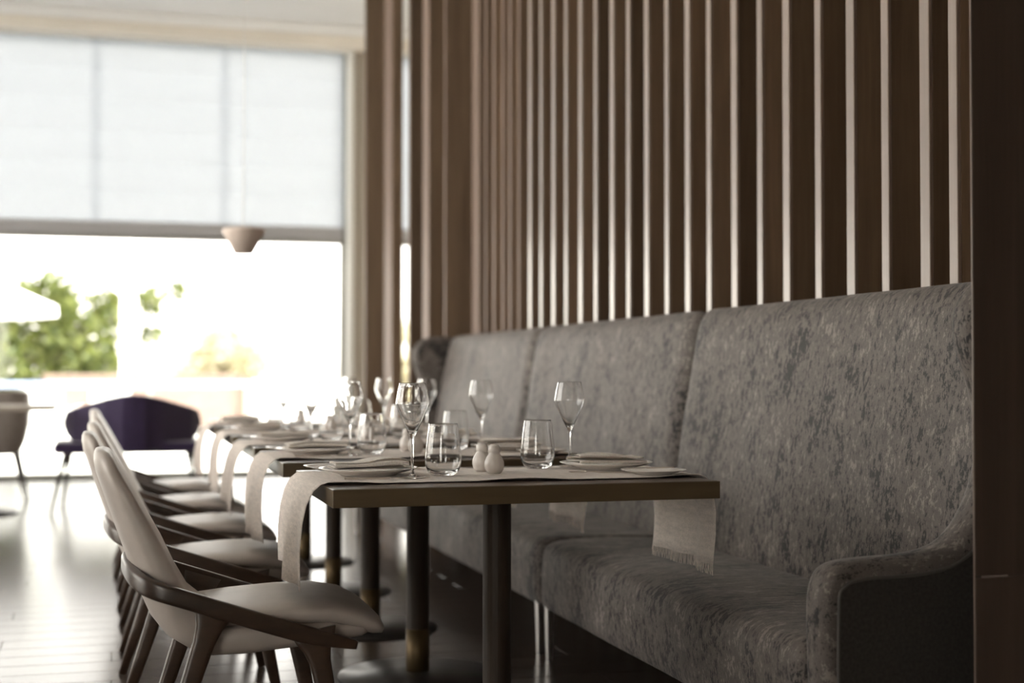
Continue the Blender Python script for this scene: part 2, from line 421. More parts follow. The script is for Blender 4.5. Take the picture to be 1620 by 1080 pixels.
# slatted wall: every fin is a board standing out from wall_right, its room-side edge a lighter lacquered strip, in a dimmed copy at the far end
XF = 2.235
px = [1509.7, 1464.7, 1401.7, 1346.7, 1295.3, 1244.7, 1202.8, 1162, 1122, 1088, 1055, 1023, 994, 968, 942, 918, 895, 875, 855.5, 838, 820.5, 806.5, 795, 781, 768]
TH = math.atan(630 / FPX)
for i, x in enumerate(px):
    y = XF / math.tan(TH + math.atan((x - 810) / FPX))
    t = .021 + .004 * (i % 2)
    s = obj('slat', box(0, .22, -t, t, .0, ZC, bev=.001, seg=1), m_slat, wr, (XF + .012, y, 0))
    obj('slat_edge', box(-.012, 0, -t, t, .0, ZC, bev=.002, seg=1), m_strip if i < 20 else m_strip_dim, s)
for (x0, x1, y0, y1) in ((2.235, 2.47, 8.68, 8.87), (2.103, 2.47, 9.06, 9.10), (2.076, 2.47, 9.45, 9.65), (2.056, 2.47, 10.0, 10.05)):
    s = obj('slat', box(.012, x1 - x0, 0, y1 - y0, 0, ZC, bev=.001, seg=1), m_slat, wr, (x0, y0, 0))
    obj('slat_edge', box(0, .012, 0, y1 - y0, 0, ZC, bev=.001, seg=1), m_strip_dim, s)
# two free-standing fins of the screen past the gap
sc = struct('trim_2', box(2.11, 2.185, 10.9, 11.24, 0, ZC, bev=.002), m_slat)
obj('slat_edge', box(2.10, 2.11, 10.9, 11.24, 0, ZC), m_strip_dim, sc)
sc2 = struct('trim_3', box(2.022, 2.25, 11.6, 11.66, 0, ZC, bev=.002), m_slat)
obj('slat_edge', box(2.012, 2.022, 11.6, 11.66, 0, ZC), m_strip_dim, sc2)
# near pier at the right of the frame
pier = struct('trim_4', box(1.83, 2.47, 2.6045, 2.70, 0, ZC), m_pier)
obj('panel', box(1.7485, 2.47, 2.60, 2.6045, .5985, ZC, bev=.001, seg=1), m_pier, pier)
obj('panel', box(1.7485, 2.47, 2.60, 2.6045, 0, .595, bev=.001, seg=1), m_pier, pier)
obj('edge_strip', box(1.7465, 1.7485, 2.6012, 2.6043, 0, ZC), m_strip, pier)

# ------------------------------------------------------------------ banquette sofa, three sections
def V2(L): return [Vector(p) for p in L]
X0 = 1.8
def rel(L): return [(x - X0, z) for x, z in L]
back_loop = catmull(rel([(1.975, .36), (1.978, .50), (2.000, .70), (2.030, .90), (2.062, 1.08), (2.082, 1.19), (2.108, 1.245), (2.150, 1.266), (2.195, 1.245), (2.215, 1.18), (2.215, .90), (2.215, .60), (2.215, .30), (2.12, .26), (2.0, .28)]), 4, True)
seat_loop = catmull(rel([(1.487, .20), (1.480, .28), (1.478, .345), (1.487, .395), (1.520, .421), (1.60, .430), (1.75, .430), (1.90, .425), (2.00, .415), (2.02, .35), (2.02, .24), (1.98, .185), (1.80, .180), (1.60, .180), (1.51, .180)]), 4, True)
side_loop = catmull(rel([(1.500, .20), (1.493, .35), (1.490, .50), (1.500, .565), (1.530, .600), (1.60, .612), (1.72, .618), (1.81, .640), (1.872, .700), (1.912, .790), (1.925, .88), (1.908, .98), (1.878, 1.07), (1.868, 1.13), (1.880, 1.19), (1.925, 1.240), (2.00, 1.262), (2.10, 1.262), (2.19, 1.235), (2.215, 1.15), (2.215, .80), (2.215, .50), (2.21, .22), (2.15, .185), (1.85, .185), (1.55, .185)]), 4, True)
def wob(amp, s):
    def f(x, y, z):
        n = noise.noise(Vector((x * 4, y * 3 + s, z * 4)))
        return x - amp * n, z + .4 * amp * n
    return f
def sofa(Ya, Yb, end, label):
    Yc = (Ya + Yb) / 2; h = (Yb - Ya) / 2
    t = thing('banquette_sofa', label, 'sofa', (X0, Yc, 0), 0, 'banquette sections')
    y0, y1 = -h + .004, h - .004
    a0, a1 = y0, y1
    if end == 'near': a0 = y0 + .085
    if end == 'far': a1 = y1 - .085
    bm = bmesh.new(); loftY(bm, back_loop, a0, a1, .085, wob(.010, Yc), 6, 26); obj('backrest', bm, m_sofa, t, smooth=True)
    bm = bmesh.new(); loftY(bm, seat_loop, a0, a1, .045, wob(.012, Yc + 5), 6, 26); obj('seat', bm, m_sofa, t, smooth=True)
    if end:
        s0, s1 = (y0, y0 + .095) if end == 'near' else (y1 - .095, y1)
        bm = bmesh.new(); loftY(bm, side_loop, s0, s1, .038, None, 6, 3); sp = obj('wing_side', bm, m_sofa, t, smooth=True)
        yo = s0 if end == 'near' else s1; sg = -1 if end == 'near' else 1
        inner = catmull(rel([(1.540, .21), (1.534, .50), (1.548, .555), (1.60, .572), (1.74, .577), (1.84, .602), (1.915, .672), (1.960, .78), (1.968, .88), (1.950, .98), (1.922, 1.07), (1.912, 1.13), (1.930, 1.18), (1.985, 1.215), (2.09, 1.220), (2.155, 1.195), (2.172, 1.10), (2.172, .60), (2.168, .24), (2.10, .225), (1.85, .222), (1.60, .222)]), 4, True)[::-1]
        bm = bmesh.new()
        rings(bm, [[(q[0], yo - sg * .02, q[1]) for q in inner], [(q[0], yo + sg * .003, q[1]) for q in inner]])
        op = obj('outer_panel', bm, m_sofaout, sp); op['label'] = 'plain charcoal outer face of the sofa arm'
        bm = bmesh.new(); P = [Vector((q[0], yo + sg * .002, q[1])) for q in inner]
        n = len(P); rs = []
        for i in range(n):
            tt = (P[(i + 1) % n] - P[i - 1]).normalized(); sd = tt.cross(Vector((0, 1, 0))).normalized(); u = Vector((0, 1, 0))
            rs.append([P[i] + sd * .0045 * math.cos(2 * PI * k / 6) + u * .0045 * math.sin(2 * PI * k / 6) for k in range(6)])
        rings(bm, rs, closed=True); obj('piping', bm, m_piping, sp, smooth=True)
    for yy in (y0 + .055, y1 - .055):
        for xx in (1.505, 2.15):
            bm = bmesh.new(); tube(bm, [(xx - X0, yy, .0), (xx - X0, yy, .20)], [(.010, .010), (.016, .016)], 12, (0, 1, 0))
            obj('leg', bm, m_steel, t)
    return t
sofa(2.79, 4.90, 'near', 'nearest sofa section, ending in a wing and arm by the dark pier')
sofa(4.90, 6.96, None, 'middle sofa section without arms, between the two winged ones')
sofa(6.96, 9.04, 'far', 'farthest sofa section, its wing by the wood screen')

# ------------------------------------------------------------------ dining tables
ORD = ['nearest', 'second', 'third', 'fourth', 'farthest']
TY = [3.69, 4.72, 5.64, 6.63, 7.68]; TX = 1.0; TZ = .75
WHERE = ['of the nearest table', 'of the second table', 'of the third table', 'of the fourth table', 'of the farthest table']
def make_table():
    t = thing('dining_table', 'nearest dark wooden dining table, its bronze edge in focus', 'table', (TX, TY[0], 0), 0, 'dining tables along the sofa')
    obj('tabletop', box(-.494, .494, -.347, .347, .712, .75, bev=.003), m_tabletop, t)
    bm = bmesh.new(); hx, hy = .498, .351
    for a in ((-hx, hx, -hy, -hy + .006), (-hx, hx, hy - .006, hy), (-hx, -hx + .006, -hy + .006, hy - .006), (hx - .006, hx, -hy + .006, hy - .006)):
        bx(bm, *a, .705, .7492, bev=.0012, seg=1)
    e = obj('edge_band', bm, m_edge, t); e['label'] = 'bronze brown edge band'
    obj('under_plate', box(-.22, .22, -.22, .22, .700, .712, bev=.003), m_base, t)
    bm = lathe([(0, .018), (.036, .018), (.0385, .03), (.0385, .70), (0, .70)], 32); obj('post', bm, m_post, t, smooth=False)
    bm = lathe([(.0385, .012), (.0402, .013), (.0402, .16), (.0385, .1605)], 32); s = obj('post_sleeve', bm, m_brass, t, smooth=True); s['label'] = 'aged brass sleeve round the foot of the post'
    bm = lathe([(0, 0), (.262, 0), (.27, .003), (.268, .008), (.05, .018), (0, .018)], 48); obj('base_plate', bm, m_base, t, smooth=True)
    return t
tb = make_table()
for i in range(1, 5):
    dup(tb, (TX, TY[i], 0), None, ['', 'second dark wooden dining table, just behind the nearest one', 'third dark wooden dining table from the camera', 'fourth dark wooden dining table from the camera', 'farthest dark wooden dining table, closest to the window'][i])

# runner across each table, hanging at both ends
def make_runner(seed):
    rnd = random.Random(seed)
    path = [(-.562, .502), (-.563, .54), (-.562, .60), (-.556, .66), (-.545, .705), (-.528, .737), (-.510, .7515), (-.49, .7525)]
    n = 44
    path += [(-.49 + .98 * k / n, .7525) for k in range(1, n)]
    path += [(.49, .7525), (.508, .752), (.522, .738), (.534, .705), (.542, .66), (.544, .60), (.541, .55), (.539, .52)]
    hw = .232; m = 20; bm = bmesh.new(); g = []
    ph = [rnd.uniform(0, 6) for _ in range(6)]
    for (x, z) in path:
        row = []
        flat = abs(x) < .495
        for k in range(m + 1):
            v = -1 + 2 * k / m
            xx, yy, zz = x, v * hw * (1 - (.06 if not flat else 0) * max(0, (.75 - z)) / .25), z
            if flat:
                e = max(0, abs(v) - .80) / .20
                zz += e * .0055 * max(0, math.sin(x * 13 + ph[0] + (2 if v > 0 else 0))) + .0004
                yy += .006 * math.sin(x * 9 + ph[1]) * abs(v)
            else:
                d = (.75 - z); sgx = -1 if x < 0 else 1
                xx += sgx * (.05 * d * math.sin(v * 4 + ph[2]) + .035 * d * math.sin(v * 9 + ph[3]))
                zz += .05 * d * v * (1 if x < 0 else .3)
            row.append(bm.verts.new((xx, yy, zz)))
        g.append(row)
    for a, b in zip(g, g[1:]):
        for k in range(m): bm.faces.new((a[k], b[k], b[k + 1], a[k + 1]))
    bot = [v.co.copy() for v in g[-1]]; top0 = [v.co.copy() for v in g[0]]
    return bm, bot, top0
RL = ['linen runner on the nearest table, hanging over both ends', 'linen runner hanging beside the second chair, on the second table', 'linen runner hanging beside the third chair, on the third table', 'linen runner hanging beside the fourth chair, on the fourth table', 'linen runner hanging beside the fifth chair, on the farthest table']
for i in range(5):
    bm, bot, top0 = make_runner(i + 3)
    r = obj('table_runner', bm, m_runner, None, (TX, TY[i], 0), smooth=True, recalc=False)
    md = r.modifiers.new('thickness', 'SOLIDIFY'); md.thickness = .0012; md.offset = 1
    tag(r, RL[i], 'table runner', 'linen table runners')
    bm = bmesh.new(); rr = random.Random(i)
    for k in range(90):
        f = k / 89 * (len(bot) - 1); a = min(int(f), len(bot) - 2); p = bot[a].lerp(bot[a + 1], f - a)
        tube(bm, [p + Vector((.0006, 0, .004)), p + Vector((rr.uniform(-.002, .002), rr.uniform(-.0015, .0015), -.012)), p + Vector((rr.uniform(-.004, .004), rr.uniform(-.002, .002), -.028))], .0008, 4, (0, 1, 0))
    fr = obj('fringe', bm, m_runner, r, kind='stuff')

# ------------------------------------------------------------------ dining chairs
def leg_bm(top, bot, s, flare):
    bm = bmesh.new(); P = []; R = []
    a = Vector(top); b = Vector(bot)
    for f, (hu, hv) in ((-.06, (flare * 1.0, .011)), (.0, (flare * .86, .012)), (.06, (flare * .62, .0125)), (.14, (.026, .013)), (.3, (.0235, .0135)), (.65, (.019, .013)), (1.0, (.0145, .011))):
        P.append(a.lerp(b, f)); R.append((hv, hu))
    tube(bm, P, R, 16, (1, 0, 0))
    for v in bm.verts: v.co.z = max(v.co.z, 0)
    return bm
def make_chair():
    t = thing('dining_chair', 'x', 'chair', (0, 0, 0), 0, 'taupe dining chairs along the tables')
    # backrest
    stn = [((-.704, .836), (-.686, .838), .105), ((-.708, .828), (-.676, .832), .145), ((-.709, .812), (-.668, .817), .170), ((-.705, .785), (-.657, .792), .186), ((-.688, .735), (-.633, .747), .203), ((-.662, .66), (-.594, .675), .218), ((-.632, .575), (-.553, .60), .226), ((-.605, .50), (-.520, .53), .229), ((-.574, .43), (-.485, .47), .229), ((-.535, .378), (-.440, .435), .226), ((-.485, .346), (-.395, .415), .222), ((-.42, .338), (-.36, .405), .218)]
    rs = []
    for O, I, wd in stn:
        O = Vector((O[0], 0, O[1])); I = Vector((I[0], 0, I[1])); mid = (O + I) / 2; hd = (I - O) / 2
        ring = []; n = 32
        for k in range(n):
            a = 2 * PI * (k + .5) / n; ca, sa = math.cos(a), math.sin(a)
            e1, e2 = .45, .75
            cx = math.copysign(abs(ca) ** e1, ca); sx = math.copysign(abs(sa) ** e2, sa)
            v = wd * cx; p = mid + hd * sx; q = p + Vector((.034 * (v / .226) ** 2, v, 0)); ring.append(q)
        rs.append(ring)
    bm = bmesh.new(); rings(bm, rs); b = obj('backrest', bm, m_leather, t, smooth=True)
    # seat shell
    rs = []
    for u, zb, zt, wd in ((-.47, .352, .40, .19), (-.46, .340, .412, .215), (-.43, .334, .418, .228), (-.35, .334, .420, .234), (-.2, .347, .420, .234), (-.13, .354, .418, .228), (-.06, .365, .410, .221), (-.042, .374, .402, .203)):
        ring = []
        for k in range(28):
            a = 2 * PI * (k + .5) / 28; ca, sa = math.cos(a), math.sin(a)
            ca = math.copysign(abs(ca) ** .4, ca); sa = math.copysign(abs(sa) ** .55, sa)
            zz = (zb + zt) / 2 + (zt - zb) / 2 * sa
            ring.append((u, wd * ca * (1 - .05 * (sa < 0) * abs(sa)), zz))
        rs.append(ring)
    bm = bmesh.new(); rings(bm, rs); obj('seat_shell', bm, m_leather, t, smooth=True)
    # cushion
    rs = []
    for u, zb, zt, wd in ((-.475, .416, .424, .17), (-.468, .408, .437, .2), (-.44, .404, .447, .218), (-.36, .402, .455, .229), (-.24, .402, .462, .232), (-.14, .398, .463, .231), (-.07, .376, .450, .227), (-.028, .366, .430, .220), (-.008, .366, .412, .208), (0, .374, .396, .18)):
        ring = []
        for k in range(36):
            a = 2 * PI * (k + .5) / 36; ca, sa = math.cos(a), math.sin(a)
            cx = math.copysign(abs(ca) ** .5, ca); sx = math.copysign(abs(sa) ** .8, sa)
            zz = (zb + zt) / 2 + (zt - zb) / 2 * sx
            wr_ = .003 * noise.noise(Vector((u * 22, cx * 3, 1))) * (sx > .2)
            ring.append((u, wd * cx, zz + wr_))
        rs.append(ring)
    bm = bmesh.new(); rings(bm, rs); obj('seat_cushion', bm, m_leather, t, smooth=True)
    # hoop of the armrests, sloping from behind the back to the seat front
    half = [(-.083, .257, .360), (-.13, .260, .373), (-.21, .264, .394), (-.36, .268, .444), (-.50, .266, .492), (-.560, .258, .512), (-.592, .228, .526), (-.612, .165, .538), (-.623, .08, .546)]
    P = catmull(half + [(-.627, 0, .548)] + [(u, -v, z) for u, v, z in half[::-1]], 4)
    R = []
    for i, p in enumerate(P):
        f = min(i, len(P) - 1 - i) / 8
        R.append((.0125 if f > .5 else .009 + .007 * f, .0215 if f > 1 else .010 + .0115 * f))
    bm = bmesh.new(); tube(bm, P, R, 16); a = obj('arm_hoop', bm, m_frame, t, smooth=True)
    for s in (-1, 1):
        obj('leg', leg_bm((-.430, .262 * s, .448), (-.575, .272 * s, 0), s, .052), m_frame, t, smooth=True)
        obj('leg', leg_bm((-.184, .258 * s, .378), (-.105, .266 * s, 0), s, .055), m_frame, t, smooth=True)
    for u in (-.19, -.435):
        bm = bmesh.new(); tube(bm, [(u, -.258, .372 if u > -.3 else .388), (u, .258, .372 if u > -.3 else .388)], [(.012, .012)] * 2, 12); obj('cross_bar', bm, m_frame, t)
    return t
ch = make_chair(); ch.location = (.66, 3.70, 0)
ch['label'] = 'nearest taupe leather dining chair with sloping walnut arms, in front of its row'
CX = [.668, .61, .612, .606, .590]; CY = [3.70, 4.74, 5.68, 6.67, 7.66]
CL = ['', 'second taupe dining chair of the row, right behind the nearest one', 'third taupe dining chair of the row, in the middle', 'fourth taupe dining chair of the row from the camera', 'farthest taupe dining chair of the row, before the purple armchair']
for i in range(1, 5): dup(ch, (CX[i], CY[i], 0), None, CL[i])

# ------------------------------------------------------------------ tableware (one of each, then copies)
ZT = .7546
def wine():
    out = [(0, 0), (.036, 0), (.0365, .0012), (.030, .003), (.010, .0055), (.0052, .010), (.0040, .02), (.0036, .05), (.0037, .085), (.0046, .100), (.0075, .110), (.0130, .120), (.0260, .148), (.0385, .173), (.0436, .1875), (.0445, .1925), (.0439, .1975), (.0395, .222), (.0345, .2445), (.0342, .2456), (.0338, .2460)]
    inn = [(.0334, .2460), (.0331, .2455), (.0333, .2440), (.0387, .222), (.0430, .1975), (.0436, .1925), (.0427, .188), (.0375, .174), (.0250, .149), (.0120, .1225), (.0050, .1155), (0, .1145)]
    return lathe(out + inn, 40)
def tumbler():
    out = [(0, .0), (.026, 0), (.033, .002), (.0395, .008), (.0455, .020), (.0485, .034), (.0488, .046), (.0470, .070), (.0435, .100), (.0398, .128), (.0388, .1364), (.0386, .1374), (.0382, .1379)]
    inn = [(.0377, .1379), (.0373, .1373), (.0374, .1360), (.0387, .128), (.0424, .100), (.0459, .070), (.0476, .046), (.0472, .035), (.0440, .022), (.0370, .0125), (.025, .009), (0, .0085)]
    return lathe(out + inn, 40)
def shaker():
    return lathe([(0, 0), (.016, 0), (.0195, .003), (.0245, .010), (.0270, .022), (.0262, .032), (.0215, .043), (.0165, .051), (.0150, .055), (.0150, .0565), (.0162, .058), (.0165, .066), (.0150, .0725), (.0105, .0775), (.005, .0793), (0, .0797)], 32)
def plate(r, kz=.85):
    k = r / .135
    return lathe([(0, .002), (.05 * k, .002), (.055 * k, 0), (.075 * k, 0), (.079 * k, .004), (.092 * k, .009), (.118 * k, .0165), (.134 * k, .0225), (.135 * k, .0240), (.133 * k, .0246), (.116 * k, .0190), (.092 * k, .0125), (.080 * k, .0085), (.07 * k, .0065), (0, .006)], 56, flat=kz)
def napkin(seed, L=.20, W=.125):
    rd = random.Random(seed); bm = bmesh.new()
    prof = [(-W / 2, .000), (0, .001), (W / 2 - .006, .001), (W / 2, .004), (W / 2 - .006, .0075), (0, .0075), (-W / 2 + .010, .008), (-W / 2 + .004, .0115), (-W / 2 + .010, .0145), (0, .0150), (W / 2 - .02, .0145), (W / 2 - .012, .0175), (W / 2 - .022, .0205), (0, .021), (-W / 2 + .02, .020)]
    P = catmull([(a, b) for a, b in prof], 3); g = []; n = 30
    for k in range(n + 1):
        x = -L / 2 + L * k / n; row = []
        for j, q in enumerate(P):
            lay = q[1] / .021
            dz = lay * (.003 * math.sin(x * 22 + seed) + .002 * math.sin(x * 47 + seed * 2 + q[0] * 30)) + .005 * lay * max(0, math.sin((x + .05) * 14))
            dy = .006 * lay * math.sin(x * 18 + seed)
            row.append(bm.verts.new((x * (1 - .06 * lay), q[0] + dy, max(0, q[1] * .95 + max(-.003 * lay, dz)))))
        g.append(row)
    for a, b in zip(g, g[1:]):
        for j in range(len(P) - 1): bm.faces.new((a[j], b[j], b[j + 1], a[j + 1]))
    return bm
def flat_shape(outline, th, z0=0, bend=None):
    bm = bmesh.new()
    lo = [bm.verts.new((x, y, z0 + (bend(x) if bend else 0))) for x, y in outline]; up = [bm.verts.new((x, y, z0 + th + (bend(x) if bend else 0))) for x, y in outline]
    bm.faces.new(lo[::-1]); bm.faces.new(up); n = len(lo)
    for i in range(n): bm.faces.new((lo[i], lo[(i + 1) % n], up[(i + 1) % n], up[i]))
    return bm
def sym(pts): return pts + [(x, -y) for x, y in pts[::-1] if abs(y) > 1e-6]
def knife(s=1.0):
    t = thing('table_knife', 'x', 'knife')
    hd = flat_shape([(x * s, y * s) for x, y in sym([(-.105, .004), (-.100, .0075), (-.06, .0075), (0, .0055), (.012, .0045)])], .005 * s)
    obj('handle', hd, m_silver, t)
    bl = flat_shape([(x * s, y * s) for x, y in [(.012, -.0045), (.03, -.009), (.08, -.0105), (.105, -.008), (.118, -.001), (.118, .004), (.105, .0055), (.012, .0045)]], .0016 * s, .0014)
    obj('blade', bl, m_silver, t)
    return t
def fork():
    t = thing('table_fork', 'x', 'fork')
    bd = lambda x: .006 * max(0, math.sin((x - .01) * 24)) if .01 < x < .14 else 0
    hd = flat_shape(sym([(-.105, .004), (-.098, .008), (-.05, .006), (.02, .0032), (.04, .0035), (.052, .011), (.062, .0122)]), .0028, 0, bd)
    obj('handle', hd, m_silver, t)
    bm = bmesh.new()
    for y in (-.0102, -.0034, .0034, .0102):
        bx(bm, .060, .105, y - .0017, y + .0017, .0045, .0068)
    obj('tines', bm, m_silver, t)
    return t
proto = {}
def one(name, bm, mat, pos, label, cat, group, smooth=True, rotz=0):
    key = name
    if key in proto:
        o = proto[key].copy(); C.objects.link(o)
        if bm: bm.free()
    else:
        o = obj(name, bm, mat, None, smooth=smooth); proto[key] = o
    o.location = pos; o.rotation_euler = (0, 0, rotz); tag(o, label, cat, group); return o
kn = knife(); fk = fork(); bk = knife(.72); bk.name = 'butter_knife'
first = {'k': True, 'f': True, 'b': True}
def place(tp, key, pos, rz, label, group):
    if first[key]:
        first[key] = False; tp.location = pos; tp.rotation_euler = (0, 0, rz); tp['label'] = label; tp['group'] = group
        return tp
    return dup(tp, pos, rz, label, group)
rv = random.Random(5)
for i in range(5):
    y = TY[i]; wh = WHERE[i]
    j = (lambda: 0) if i == 0 else (lambda: rv.uniform(-.008, .008))
    for side, dx, dy in (('chair side', -.252, -.09), ('sofa side', .277, .215)):
        one('wine_glass', wine() if 'wine_glass' not in proto else None, m_glass, (TX + dx + j(), y + dy + j(), ZT), f'empty stemmed wine glass at the {side} {wh}', 'wine glass', 'wine glasses')
    for side, dx, dy in (('chair side', -.156, -.03), ('sofa side', .165, .165)):
        one('tumbler', tumbler() if 'tumbler' not in proto else None, m_glass, (TX + dx + j(), y + dy + j(), ZT), f'empty rounded tumbler at the {side} {wh}', 'tumbler', 'stemless tumblers')
    for side, dx, dy in (('nearer', -.006, .005), ('farther', -.019, .088)):
        o = one('salt_shaker', shaker() if 'salt_shaker' not in proto else None, m_shaker, (TX + dx, y + dy, ZT), f'{side} pear-shaped grey porcelain shaker of the pair {wh}', 'shaker', 'porcelain shakers')
    for side, dx, dy, rz in (('chair side', -.345, .035, .0), ('sofa side', .345, .09, PI)):
        p = one('dinner_plate', plate(.132) if 'dinner_plate' not in proto else None, m_china, (TX + dx, y + dy, ZT), f'white dinner plate under a napkin at the {side} {wh}', 'plate', 'dinner plates', rotz=rz)
        nm = bpy.data.objects
        bmn = napkin(i * 2 + (rz > 1), .205, .12)
        o = obj('napkin', bmn, m_napkin, None, (TX + dx, y + dy, ZT + .0185), smooth=True, recalc=False); o.rotation_euler = (0, 0, rz + rv.uniform(-.06, .06))
        md = o.modifiers.new('thickness', 'SOLIDIFY'); md.thickness = .0014; md.offset = 1
        tag(o, f'folded beige linen napkin on the plate at the {side} {wh}', 'napkin', 'folded napkins')
    for side, dx, dy in (('chair side', -.400, .262), ('sofa side', .40, -.135)):
        one('bread_plate', plate(.088, .55) if 'bread_plate' not in proto else None, m_china, (TX + dx, y + dy, ZT), f'small white bread plate at the {side} {wh}', 'plate', 'bread plates')
    if i < 2:
        place(kn, 'k', (TX - .33, y - .125, ZT + .001), 0, f'steel table knife beside the plate at the chair side {wh}', 'table knives')
        place(kn, 'k', (TX + .37, y + .228, ZT + .001), PI, f'steel table knife beside the plate at the sofa side {wh}', 'table knives')
        place(fk, 'f', (TX - .19, y + .20, ZT + .001), -.05, f'steel fork beyond the plate at the chair side {wh}', 'table forks')
        place(fk, 'f', (TX + .285, y - .085, ZT + .001), PI, f'steel fork beside the bread plate at the sofa side {wh}', 'table forks')
        place(bk, 'b', (TX + .395, y - .120, ZT + .0138), PI + .12, f'small butter knife lying on the bread plate at the sofa side {wh}', 'butter knives')

# ------------------------------------------------------------------ pendant lamp
t = thing('pendant_lamp', 'beige funnel-shaped pendant lamp hanging before the far window', 'lamp', (.675, 7.76, 1.675))
obj('shade', lathe([(.048, .0), (.050, .0), (.114, .118), (.116, .128), (.110, .134), (.06, .142), (.012, .144), (.010, .142), (.06, .139), (.108, .130), (.110, .122), (.047, .002), (.048, 0)], 40), m_pend, t, smooth=True)
bm = bmesh.new(); tube(bm, [(0, 0, .14), (0, 0, ZC - 1.675 - .03)], .0025, 8, (0, 1, 0)); obj('cable', bm, m_white, t)
obj('ceiling_rose', lathe([(0, ZC - 1.675 - .03), (.05, ZC - 1.675 - .03), (.055, ZC - 1.675), (0, ZC - 1.675)], 24), m_white, t)

# ------------------------------------------------------------------ purple lounge armchair and the table at the left
def purple():
    t = thing('lounge_armchair', 'dark purple lounge armchair with angular wings, on the floor before the window', 'armchair', (.145, 11.15, 0), 0)
    # wrap-around shell: apex of the back towards the camera, wings reaching out to both sides
    def sheet(P):   # P: list of (x, y, zlow, zhigh)
        bm = bmesh.new(); rs = []
        n = len(P)
        for i, (x, y, a, b) in enumerate(P):
            tx = P[min(i + 1, n - 1)][0] - P[max(i - 1, 0)][0]; ty = P[min(i + 1, n - 1)][1] - P[max(i - 1, 0)][1]
            l = math.hypot(tx, ty); nx, ny = -ty / l * .022, tx / l * .022
            m = (a + b) / 2
            rs.append([(x - nx, y - ny, a + .01), (x - nx * 1.3, y - ny * 1.3, m), (x - nx, y - ny, b - .012), (x - nx * .5, y - ny * .5, b), (x + nx * .5, y + ny * .5, b), (x + nx, y + ny, b - .012), (x + nx * 1.3, y + ny * 1.3, m), (x + nx, y + ny, a + .01), (x + nx * .5, y + ny * .5, a), (x - nx * .5, y - ny * .5, a)])
        rings(bm, rs); return bm
    def wing(s): return [(-s * .015, -.345, .44, .868), (s * .07, -.34, .44, .862), (s * .19, -.28, .455, .835), (s * .42, -.10, .50, .765), (s * .47, -.03, .56, .742), (s * .485, .01, .61, .69)]
    obj('back_shell', sheet(wing(1)), m_purple, t); obj('back_shell', sheet(wing(-1)), m_purple, t)
    bm = bmesh.new(); bx(bm, -.57, .51, -.30, .34, .430, .515, bev=.035, seg=4)
    obj('seat', bm, m_purple, t, smooth=True)
    for x, y, fx, fy in ((-.48, -.20, -.10, -.20), (.44, -.16, .06, -.08), (-.46, .26, -.06, .06), (.42, .26, .06, .06)):
        bm = bmesh.new(); tube(bm, [(x, y, .43), (x + fx * .35, y + fy * .35, .30), (x + fx, y + fy, 0)], [(.020, .020), (.017, .017), (.010, .010)], 12, (0, 1, 0)); obj('leg', bm, m_dark, t)
    return t
purple()
t = thing('lounge_table', 'dark pedestal table with pale top at the left edge, before the window', 'table', (-.95, 10.95, 0))
obj('tabletop', box(-.60, .54, -.35, .35, .755, .79, bev=.004), m_tan, t)
obj('post', lathe([(0, .03), (.035, .03), (.035, .755), (0, .755)], 24), m_dark, t)
obj('base_plate', lathe([(0, 0), (.29, 0), (.295, .006), (.28, .02), (.05, .035), (0, .035)], 40), m_base, t, smooth=True)
t = thing('tub_chair', 'taupe upholstered chair behind the lounge table at the left edge', 'chair', (-.95, 12.0, 0), 0)
bm = bmesh.new(); rs = []
for z, hw, yb in ((.885, .26, .27), (.87, .295, .285), (.75, .305, .27), (.60, .295, .25), (.48, .27, .22), (.40, .235, .20), (.38, .20, .18)):
    ring = []
    for k in range(36):
        a = 2 * PI * k / 36; ca, sa = math.cos(a), math.sin(a)
        ring.append((hw * math.copysign(abs(ca) ** .5, ca), yb * math.copysign(abs(sa) ** .5, sa), z))
    rs.append(ring)
# hollow tub: outer shell, then down inside to the seat
inner = [[(x * .82, y * .80 + .0, .885) for x, y, z in rs[0]], [(x * .80, y * .78, .50) for x, y, z in rs[1]]]
rings(bm, rs[::-1] + inner); obj('tub', bm, m_tub, t, smooth=False)
obj('seat_cushion', box(-.21, .21, -.19, .19, .50, .545, bev=.02), m_tub, t)
for x, y in ((-.2, -.17), (.2, -.17), (-.2, .17), (.2, .17)):
    bm = bmesh.new(); tube(bm, [(x, y, .40), (x * 1.3, y * 1.3, .12), (x * 1.45, y * 1.45, 0)], [(.018, .018), (.013, .013), (.009, .009)], 12, (0, 1, 0)); obj('leg', bm, m_dark, t)

# ------------------------------------------------------------------ outside: terrace, wall, railing, trees
tg = bmesh.new(); bx(tg, -60, 60, YW + .2, 140, -.2, -.03); bx(tg, -60, XL - .15, -40, YW + .2, -.2, -.03); bx(tg, XL - .15, 60, -40, YB - .15, -.2, -.03)  # left and rear strips are unseen, added to bounce sunlight onto the ceiling
te = struct('ground', tg, m_paving)
def tx(xp, Y): return Y * math.tan(TH + math.atan((xp - 810) / FPX))
def tz(yp, xp, Y):
    X = tx(xp, Y); return 1.026 + (590 - yp) / FPX * (Y * math.cos(TH) + X * math.sin(TH))
gw = thing('garden_wall', 'low terracotta garden wall across the terrace', 'wall', (tx(230, 27), 27, 0))
c0 = tx(230, 27)
obj('wall_body', box(tx(70, 27) - c0, tx(380, 27) - c0, 0, .25, -.03, .96), m_terra, gw)
obj('wall_coping', box(tx(70, 27) - c0 - .03, tx(380, 27) - c0, -.04, .29, .96, 1.01, bev=.01), m_terra, gw)
obj('end_pier', box(tx(380, 27) - c0, tx(396, 27) - c0, -.05, .30, -.03, 1.01), plain('terracotta_pier', (.15, .085, .06), .8), gw)
rl = thing('terrace_railing', 'pale blue railing along the edge of the terrace', 'railing', (tx(260, 23), 23, 0)); c0 = tx(260, 23)
